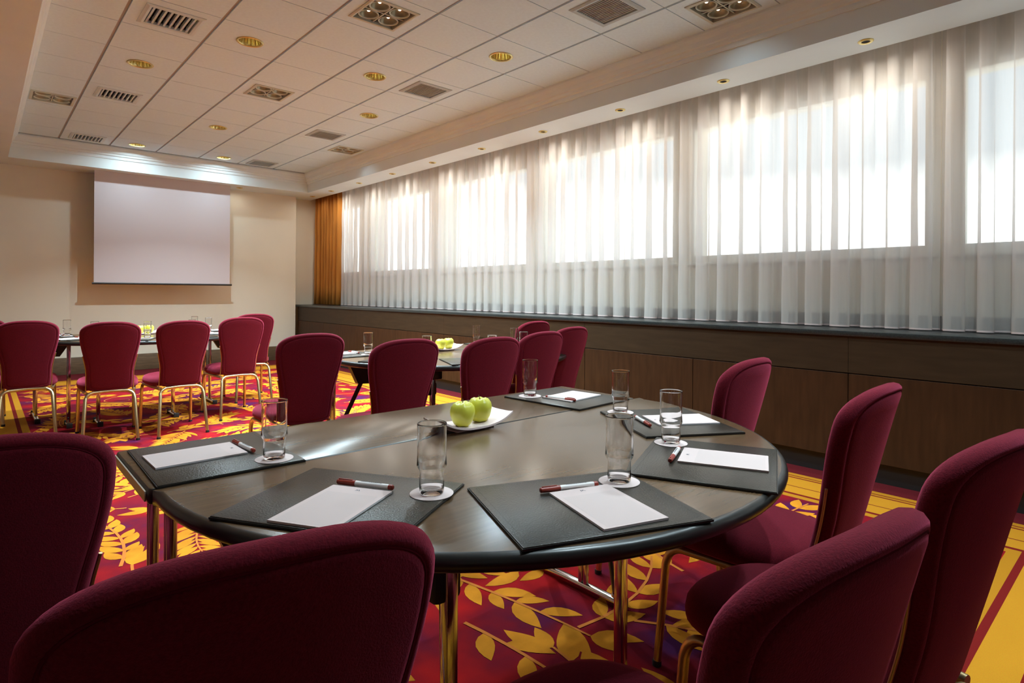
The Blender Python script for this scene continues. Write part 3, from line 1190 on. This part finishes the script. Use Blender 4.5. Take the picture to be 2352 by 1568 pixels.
def make_rect_table():
    t = empty('narrow_table')
    c = 0.012
    lp = []
    for (cx, cy, a0) in ((RECT_X1 - c, RECT_Y1 - c, 0), (RECT_X0 + c, RECT_Y1 - c, PI / 2), (RECT_X0 + c, RECT_Y0 + c, PI), (RECT_X1 - c, RECT_Y0 + c, 1.5 * PI)):
        for i in range(4):
            a = a0 + PI / 2 * i / 3
            lp.append((cx + c * math.cos(a), cy + c * math.sin(a)))
    slab('table_top', lp, TZ - 0.034, TZ, 0.005, 'table_top', 'table_edge', t)
    for s in (-1, 1):
        box('edge_band', s * 0.870 - 0.0015, s * 0.870 + 0.0015, RECT_Y0 + 0.014, RECT_Y1 - 0.014, TZ - 0.028, TZ - 0.006, 'table_band', t)
    leg_frame(t, -0.80, (0.12, 0.31), (-0.10, 0.40), 'round')
    leg_frame(t, 0.635, (0.08, 0.27), (-0.11, 0.36), 'round')
    box('under_rail', -0.80, 0.64, 0.18, 0.24, TZ - 0.064, TZ - 0.034, 'steel_dark', t, 0.004)
    box('clip', -0.10, -0.06, RECT_Y0 + 0.05, RECT_Y0 + 0.06, TZ - 0.075, TZ - 0.036, 'grille_white', t)
    return t


CENTRES = [(1.140, 1.462), (2.535, 3.565), (1.185, 6.72)]
TN = ['nearest', 'middle', 'far']
h0, rc0 = make_half_table(), make_rect_table()
tag(h0, 'dark wood half-round conference table nearest the viewer', 'table', 'half-round tables')
tag(rc0, 'narrow dark wood table pushed against the nearest half-round table', 'table', 'narrow tables behind the half-round ones')
HOFF = (0.014, -0.025)      # the half-round top sits a little off the narrow table's middle
rc0.location = (*CENTRES[0], 0)
h0.location = (CENTRES[0][0] + HOFF[0], CENTRES[0][1] + HOFF[1], 0)
for i in (1, 2):
    dup(h0, (CENTRES[i][0] + HOFF[0], CENTRES[i][1] + HOFF[1], 0), 0.0, ('', 'dark half-round table between the nearest table and the window cabinet', 'distant dark half-round table below the projection screen')[i])
    dup(rc0, (*CENTRES[i], 0), 0.0, ('', 'narrow dark table behind the middle half-round table by the cabinet', 'distant narrow dark table joined to the half-round one below the screen')[i])

# ================================================================== TABLE SETTINGS
R_ = math.radians
SET = [  # pad centre, pad long-axis angle, note centre, note long-axis angle (towards its head), pen centre, pen cap->tail angle, glass
    ((0.455, 1.655), 89, (0.415, 1.672), 1, (0.531, 1.668), -86, (0.556, 1.512)),
    ((0.563, 1.128), 121.5, (0.520, 1.098), 31, (0.622, 1.164), -59, (0.709, 1.037)),
    ((0.911, 0.797), 158.5, (0.926, 0.748), 72, (0.944, 0.862), -22, (1.071, 0.827)),
    ((1.379, 0.787), 24, (1.412, 0.760), 115, (1.345, 0.860), 23, (1.458, 0.945)),
    ((1.708, 1.122), 60, (1.745, 1.096), 148, (1.616, 1.154), 56, (1.696, 1.306)),
    ((1.778, 1.642), 94, (1.800, 1.632), 186, (1.712, 1.612), 102, (1.678, 1.752)),
]
PW, PD, PT = 0.385, 0.325, 0.007


def make_pad():
    t = empty('desk_pad')
    bm = bmesh.new()
    add_box(bm, -PW / 2, PW / 2, -PD / 2, PD / 2, 0.0, PT, 0.0022, 2)
    bm_obj('leather_sheet', bm, 'leather', t, smooth=True, angle=0.6)
    e = 0.014
    V, F = [], []
    lp = [(-PW / 2 + e, -PD / 2 + e), (PW / 2 - e, -PD / 2 + e), (PW / 2 - e, PD / 2 - e), (-PW / 2 + e, PD / 2 - e)]
    for (ax, ay), (bx_, by_) in zip(lp, lp[1:] + lp[:1]):
        L_ = math.hypot(bx_ - ax, by_ - ay)
        dx, dy = (bx_ - ax) / L_, (by_ - ay) / L_
        s = 0.0
        while s < L_ - 0.004:
            b = len(V)
            for (q, w) in ((s, -0.0005), (s + 0.0042, -0.0005), (s + 0.0042, 0.0005), (s, 0.0005)):
                V.append((ax + dx * q - dy * w, ay + dy * q + dx * w, PT + 0.0003))
            F.append((b, b + 1, b + 2, b + 3))
            s += 0.0065
    mesh_obj('stitching', V, F, 'stitch', t)
    bm = bmesh.new()
    for (x0, x1, y0, y1) in ((-PW / 2 - 0.0012, PW / 2 + 0.0012, -PD / 2 - 0.0012, -PD / 2), (-PW / 2 - 0.0012, PW / 2 + 0.0012, PD / 2, PD / 2 + 0.0012),
                             (-PW / 2 - 0.0012, -PW / 2, -PD / 2, PD / 2), (PW / 2, PW / 2 + 0.0012, -PD / 2, PD / 2)):
        add_box(bm, x0, x1, y0, y1, 0.0006, PT - 0.0022)
    bm_obj('edge_binding', bm, 'leather_edge', t)
    return t


def make_note():
    """A5 pad, long axis x, head with the small monogram at +x"""
    t = empty('notepad')
    box('paper_block', -0.105, 0.105, -0.071, 0.071, 0.0, 0.0035, 'paper_block', t)
    box('top_sheet', -0.105, 0.105, -0.071, 0.071, 0.0035, 0.0040, 'paper', t)
    box('printed_panel', -0.098, 0.066, -0.060, 0.060, 0.0040, 0.00408, 'paper_tint', t)
    V, F = [], []

    def stroke(x0, y0, x1, y1, w):
        L_ = math.hypot(x1 - x0, y1 - y0)
        nx, ny = -(y1 - y0) / L_ * w / 2, (x1 - x0) / L_ * w / 2
        b = len(V)
        V.extend([(x0 + nx, y0 + ny, 0.0042), (x0 - nx, y0 - ny, 0.0042), (x1 - nx, y1 - ny, 0.0042), (x1 + nx, y1 + ny, 0.0042)])
        F.append((b, b + 1, b + 2, b + 3))
    z = 0.088
    for (a, b, c, d) in ((-.004, .005, .004, .004), (.004, .004, -.002, .001), (-.002, .001, .004, -.001), (.004, -.001, -.004, -.005)):
        stroke(z + a, b, z + c, d, 0.0014)
    mesh_obj('monogram', V, F, 'print_grey', t)
    return t


def make_pen():
    """marker lying along x, cap at -x"""
    t = empty('marker_pen')
    r = 0.0062

    def seg(name, prof, m, parent):
        V, F = lathe_data(prof, 16)
        V = [(z, x, y + r) for (x, y, z) in V]
        F.append(tuple(range(16))[::-1])
        b = (len(prof) - 1) * 16
        F.append(tuple(b + k for k in range(16)))
        o = mesh_obj(name, V, F, m, parent, smooth=True)
        o.data.set_sharp_from_angle(angle=0.6)
        return o
    cp = seg('cap', [(0.0040, -0.068), (0.0056, -0.066), (0.0062, -0.026), (0.0062, -0.022)], 'pen_red', t)
    box('clip', -0.064, -0.030, -0.0012, 0.0012, 2 * r - 0.0006, 2 * r + 0.0014, 'pen_red', cp)
    bd = seg('barrel', [(0.0058, -0.022), (0.0058, 0.055), (0.0055, 0.058)], 'pen_white', t)
    V, F = [], []
    rnd = random.Random(3)
    x = -0.008
    while x < 0.040:
        w = rnd.uniform(0.0015, 0.004)
        b = len(V)
        hh = rnd.uniform(0.0008, 0.0016)
        V += [(x, -hh, 2 * r - 0.0001), (x + w, -hh, 2 * r - 0.0001), (x + w, hh, 2 * r - 0.0001), (x, hh, 2 * r - 0.0001)]
        F.append((b, b + 1, b + 2, b + 3))
        x += w + 0.0013
    mesh_obj('barrel_print', V, F, 'print_grey', bd)
    seg('end_plug', [(0.0055, 0.058), (0.0057, 0.060), (0.0055, 0.067), (0.0040, 0.069)], 'pen_red', t)
    return t


def make_glass():
    n = 32
    outer = [(0.0, 0.0), (0.0235, 0.0), (0.0255, 0.002), (0.0262, 0.010), (0.0262, 0.030), (0.0258, 0.044), (0.0272, 0.050), (0.0305, 0.055),
             (0.0318, 0.060), (0.0312, 0.066), (0.0305, 0.080), (0.0305, 0.120), (0.0310, 0.143), (0.0312, 0.1455), (0.0306, 0.1468)]
    inner = [(0.0298, 0.1466), (0.0293, 0.144), (0.0290, 0.120), (0.0290, 0.080), (0.0292, 0.066), (0.0280, 0.058), (0.0250, 0.052), (0.0240, 0.044),
             (0.0242, 0.030), (0.0240, 0.014), (0.0225, 0.010), (0.0, 0.0095)]
    prof = outer + inner
    V, F = [], []
    idx = []
    for (r, z) in prof:
        if r == 0.0:
            idx.append([len(V)])
            V.append((0, 0, z))
        else:
            row = []
            for k in range(n):
                a = 2 * PI * k / n
                # faint facets in the upper wall
                rr = r * (1 + 0.006 * math.cos(8 * a)) if 0.07 < z < 0.13 else r
                row.append(len(V))
                V.append((rr * math.cos(a), rr * math.sin(a), z))
            idx.append(row)
    for A, B in zip(idx, idx[1:]):
        for k in range(n):
            j = (k + 1) % n
            if len(A) == 1:
                F.append((A[0], B[j], B[k]))
            elif len(B) == 1:
                F.append((A[k], A[j], B[0]))
            else:
                F.append((A[k], A[j], B[j], B[k]))
    return mesh_obj('tall_glass', V, F, 'drink_glass', None, smooth=True)


def make_coaster():
    return lathe('paper_coaster', [(0.0005, 0.0), (0.0455, 0.0), (0.0460, 0.0006), (0.0455, 0.0012), (0.0005, 0.0012)], 'coaster', None, 40)


def make_plate():
    nx, ny = 20, 10
    Lx, Ly = 0.138, 0.062

    def surf(u, v, dz):
        x, y = u * Lx, v * Ly * (1 - 0.10 * u * u)
        z = 0.004 + 0.030 * abs(u) ** 2.6 + 0.004 * abs(v) ** 4 + dz
        return (x, y, z)
    V, F = [], []
    for layer in (0, 1):
        for i in range(nx + 1):
            for j in range(ny + 1):
                V.append(surf(-1 + 2 * i / nx, -1 + 2 * j / ny, 0.006 * layer))
    W = ny + 1
    T = (nx + 1) * W
    for i in range(nx):
        for j in range(ny):
            a = i * W + j
            F.append((a, a + 1, a + W + 1, a + W))
            F.append((T + a, T + a + W, T + a + W + 1, T + a + 1))
    for i in range(nx):
        for j in (0, ny):
            a = i * W + j
            F.append((a, a + W, T + a + W, T + a) if j == 0 else (a + W, a, T + a, T + a + W))
    for j in range(ny):
        for i in (0, nx):
            a = i * W + j
            F.append((a + 1, a, T + a, T + a + 1) if i == 0 else (a, a + 1, T + a + 1, T + a))
    t = empty('curved_plate')
    bm = bmesh.new()
    vs = [bm.verts.new(v) for v in V]
    for f in F:
        bm.faces.new([vs[i] for i in f])
    bm_obj('plate_dish', bm, 'plate_white', t, smooth=True, angle=0.7)
    bm = bmesh.new()
    add_box(bm, -0.075, 0.075, -0.035, 0.035, 0.0, 0.0045, 0.0015, 2)
    bm_obj('plate_foot', bm, 'plate_white', t, smooth=True, angle=0.6)
    return t


def make_apple():
    t = empty('green_apple')
    prof = [(0.0005, 0.0085), (0.006, 0.004), (0.012, 0.001), (0.018, 0.0005), (0.026, 0.006), (0.034, 0.020), (0.0385, 0.036), (0.0392, 0.047),
            (0.0365, 0.060), (0.029, 0.070), (0.020, 0.0745), (0.012, 0.0735), (0.006, 0.069), (0.0005, 0.0655)]
    V, F = [], []
    n = 28
    for (r, z) in prof:
        for k in range(n):
            a = 2 * PI * k / n
            w = 1 + 0.022 * math.cos(5 * a) * (1 if z > 0.045 else 0.6) + 0.012 * math.cos(2 * a + 0.6)
            V.append((r * w * math.cos(a), r * w * math.sin(a), z + 0.0015 * math.cos(5 * a) * (r > 0.01)))
    for i in range(len(prof) - 1):
        for k in range(n):
            F.append((i * n + k, i * n + (k + 1) % n, (i + 1) * n + (k + 1) % n, (i + 1) * n + k))
    mesh_obj('fruit', V, F, 'apple_skin', t, smooth=True)
    tube('stem', [(0, 0, 0.064), (0.0006, 0.0, 0.074), (0.004, 0.001, 0.084)], 0.0014, 'apple_stem', t, 6)
    return t


PZ = TZ + 0.0003
pad0, note0, pen0, gls0, coa0, plt0, app0 = make_pad(), make_note(), make_pen(), make_glass(), make_coaster(), make_plate(), make_apple()
which = [
    'at the left end of the nearest table', 'on the nearest table behind the foreground chair back',
    'at the front rim of the nearest table', 'at the right rim of the nearest table',
    'behind the right rim place of the nearest table', 'at the far right corner of the nearest table']
order = ['first from the left', 'second from the left', 'third from the left', 'third from the right', 'second from the right', 'last at the right']
used = {}


def put(proto, key, loc, rz, label, cat, group):
    o = proto if key not in used else dup(proto)
    used[key] = 1
    o.location = loc
    o.rotation_euler = (0, 0, rz)
    return tag(o, label, cat, group)


for ti, (cx, cy) in enumerate(CENTRES):
    for k, (pc, pa, nc, na, mc, ma, gc) in enumerate(SET):
        def P(c):
            return (cx + c[0] - CENTRES[0][0], cy + c[1] - CENTRES[0][1])
        w = which[k] if ti == 0 else '%s on the %s table' % (order[k], TN[ti])
        g = 'on the %s table' % TN[ti]
        # the pad of the corner place and the rim pads overlap a neighbour slightly less than its thickness
        put(pad0, 'pad', (*P(pc), PZ), R_(pa), 'black leather desk pad ' + w, 'desk pad', 'leather desk pads ' + g)
        put(note0, 'note', (*P(nc), PZ + PT + 0.0004), R_(na), 'white A5 notepad ' + w, 'notepad', 'notepads ' + g)
        put(pen0, 'pen', (*P(mc), PZ + PT + 0.0004), R_(ma), 'white pen with red-brown cap ' + w, 'pen', 'marker pens ' + g)
        put(coa0, 'coa', (*P(gc), PZ + PT + 0.0004), 0.0, 'round white coaster under the glass ' + w, 'coaster', 'coasters ' + g)
        put(gls0, 'gls', (*P(gc), PZ + PT + 0.0019), 0.3 * k, 'empty tall clear glass ' + w, 'glass', 'tall glasses ' + g)
    px, py = cx + 0.022, cy + 0.028
    lb = ['in the middle of the nearest table', 'on the middle table by the cabinet', 'on the far table below the screen'][ti]
    put(plt0, 'plt', (px, py, PZ), 0.03, 'curved white rectangular plate with two apples ' + lb, 'plate', 'apple plates')
    put(app0, 'app', (px - 0.033, py - 0.006, PZ + 0.0112), 0.4, 'left green apple on the white plate ' + lb, 'apple', 'green apples')
    put(app0, 'app', (px + 0.049, py + 0.010, PZ + 0.0125), 2.1, 'right green apple on the white plate ' + lb, 'apple', 'green apples')

# ================================================================== CARPET PATTERN


def carpet_pattern():
    rnd = random.Random(21)
    fx0, fx1, fy0, fy1 = FIELD
    LV, LF, SV, SF = [], [], [], []
    mids, gid = [], [0]

    def inside(x, y, m=0.0):
        return fx0 + m < x < fx1 - m and fy0 + m < y < fy1 - m

    def leaf(x, y, a, L_, w, bend):
        tipx, tipy = x + L_ * math.cos(a + bend), y + L_ * math.sin(a + bend)
        if not inside(tipx, tipy) or not inside(x, y):
            return
        mx_, my_ = (x + tipx) / 2, (y + tipy) / 2
        if any(g_ != gid[0] and (mx_ - u_) ** 2 + (my_ - v_) ** 2 < 0.050 ** 2 for (u_, v_, g_) in mids):
            return
        mids.append((mx_, my_, gid[0]))
        b = len(LV)
        zl = 0.0006 + (len(LF) % 89) * 0.00001
        n = 6
        left, right = [], []
        for i in range(n + 1):
            t = i / n
            ww = w * (math.sin(PI * t ** 0.85) ** 0.9) * (1.0 if 0 < i < n else 0)
            aa = a + bend * t
            px_, py_ = x + L_ * t * math.cos(aa), y + L_ * t * math.sin(aa)
            nx, ny = -math.sin(aa + bend * 0.3), math.cos(aa + bend * 0.3)
            left.append((px_ + nx * ww, py_ + ny * ww, zl))
            right.append((px_ - nx * ww * 0.85, py_ - ny * ww * 0.85, zl))
        loop = right + left[::-1][1:-1]
        LV.extend(loop)
        LF.append(tuple(range(b, b + len(loop))))

    def stroke(pts, w0, w1):
        b = len(SV)
        zs = (gid[0] % 41) * 0.00001
        n = len(pts)
        for i, (x, y) in enumerate(pts):
            p0, p1 = pts[max(i - 1, 0)], pts[min(i + 1, n - 1)]
            d = math.hypot(p1[0] - p0[0], p1[1] - p0[1]) or 1
            nx, ny = -(p1[1] - p0[1]) / d, (p1[0] - p0[0]) / d
            w = w0 + (w1 - w0) * i / (n - 1)
            SV.append((x + nx * w, y + ny * w, 0.0017 + zs))
            SV.append((x - nx * w, y - ny * w, 0.0017 + zs))
        for i in range(n - 1):
            SF.append((b + 2 * i, b + 2 * i + 1, b + 2 * i + 3, b + 2 * i + 2))

    placed = []
    tries = 0
    while tries < 9000:
        tries += 1
        x, y = rnd.uniform(fx0, fx1), rnd.uniform(fy0, fy1)
        if any((x - p[0]) ** 2 + (y - p[1]) ** 2 < 0.33 ** 2 for p in placed):
            continue
        placed.append((x, y))
    for (x, y) in placed:
        gid[0] += 1
        kind = rnd.random()
        near = y < 2.4          # the pattern repeat nearest the window end has large sparse sprays
        if near and kind < 0.52:
            kind += 0.30 if kind < 0.40 else 0.0
            kind = max(kind, 0.53) if kind < 0.60 else kind
        a = rnd.uniform(0, 2 * PI)
        if kind < 0.52:          # fern: dense narrow leaflets both sides
            L_ = rnd.uniform(0.42, 0.60)
            cv = rnd.uniform(-1.6, 1.6)
            n = 11
            pts, ang = [], []
            px_, py_ = x - L_ / 2 * math.cos(a), y - L_ / 2 * math.sin(a)
            for i in range(n + 1):
                pts.append((px_, py_))
                aa = a + cv * (i / n - 0.5)
                ang.append(aa)
                px_ += L_ / n * math.cos(aa)
                py_ += L_ / n * math.sin(aa)
            pts = [p for p in pts if inside(*p)]
            if len(pts) < 4:
                continue
            stroke(pts, 0.006, 0.003)
            for i, p in enumerate(pts[1:]):
                ll = 0.20 * (1 - 0.45 * i / n) * rnd.uniform(0.85, 1.15)
                for s in (-1, 1):
                    leaf(p[0], p[1], ang[min(i + 1, n)] + s * rnd.uniform(0.8, 1.05), ll, rnd.uniform(0.017, 0.023), -s * 0.2)
            leaf(pts[-1][0], pts[-1][1], ang[-1], 0.11, 0.016, 0)
        elif kind < 0.85:        # branch with broad almond leaves
            L_ = rnd.uniform(0.50, 0.75)
            cv = rnd.uniform(-1.0, 1.0)
            n = 6 if near else 8
            kk = 1.22 if near else 1.0
            pts, ang = [], []
            px_, py_ = x - L_ / 2 * math.cos(a), y - L_ / 2 * math.sin(a)
            for i in range(n + 1):
                pts.append((px_, py_))
                aa = a + cv * (i / n - 0.5)
                ang.append(aa)
                px_ += L_ / n * math.cos(aa)
                py_ += L_ / n * math.sin(aa)
            pts = [p for p in pts if inside(*p)]
            if len(pts) < 3:
                continue
            stroke(pts, 0.0075, 0.0045)
            for i, p in enumerate(pts[1:]):
                s = 1 if i % 2 else -1
                leaf(p[0], p[1], ang[min(i + 1, n)] + s * rnd.uniform(0.65, 1.0), kk * rnd.uniform(0.12, 0.165), kk * rnd.uniform(0.027, 0.034), -s * 0.25)
                if rnd.random() < 0.55:
                    leaf(p[0], p[1], ang[min(i + 1, n)] - s * rnd.uniform(0.65, 1.0), kk * rnd.uniform(0.10, 0.14), kk * rnd.uniform(0.022, 0.030), s * 0.25)
            leaf(pts[-1][0], pts[-1][1], ang[-1], 0.13, 0.03, 0)
        else:                    # tendril with curls and a large lanceolate leaf
            pts = []
            px_, py_, aa = x, y, a
            for i in range(26):
                pts.append((px_, py_))
                aa += 0.02 + 0.03 * i * 0.55
                px_ += 0.030 * math.cos(aa)
                py_ += 0.030 * math.sin(aa)
            pts = [p for p in pts if inside(*p)]
            if len(pts) > 4:
                stroke(pts, 0.006, 0.003)
            leaf(x, y, a + 2.4, 0.24, 0.036, 0.3)
            leaf(x, y, a + 3.2, 0.20, 0.032, -0.3)
    # straggling runners along the border
    lo = mesh_obj('leaf_motif', LV, LF, 'leaf_gold', floor)
    lo['kind'] = 'stuff'
    lo['label'] = 'gold leaves woven into the red carpet'
    so = mesh_obj('vine_motif', SV, SF, 'vine_orange', floor)
    so['kind'] = 'stuff'
    so['label'] = 'thin orange vines woven into the red carpet'


carpet_pattern()
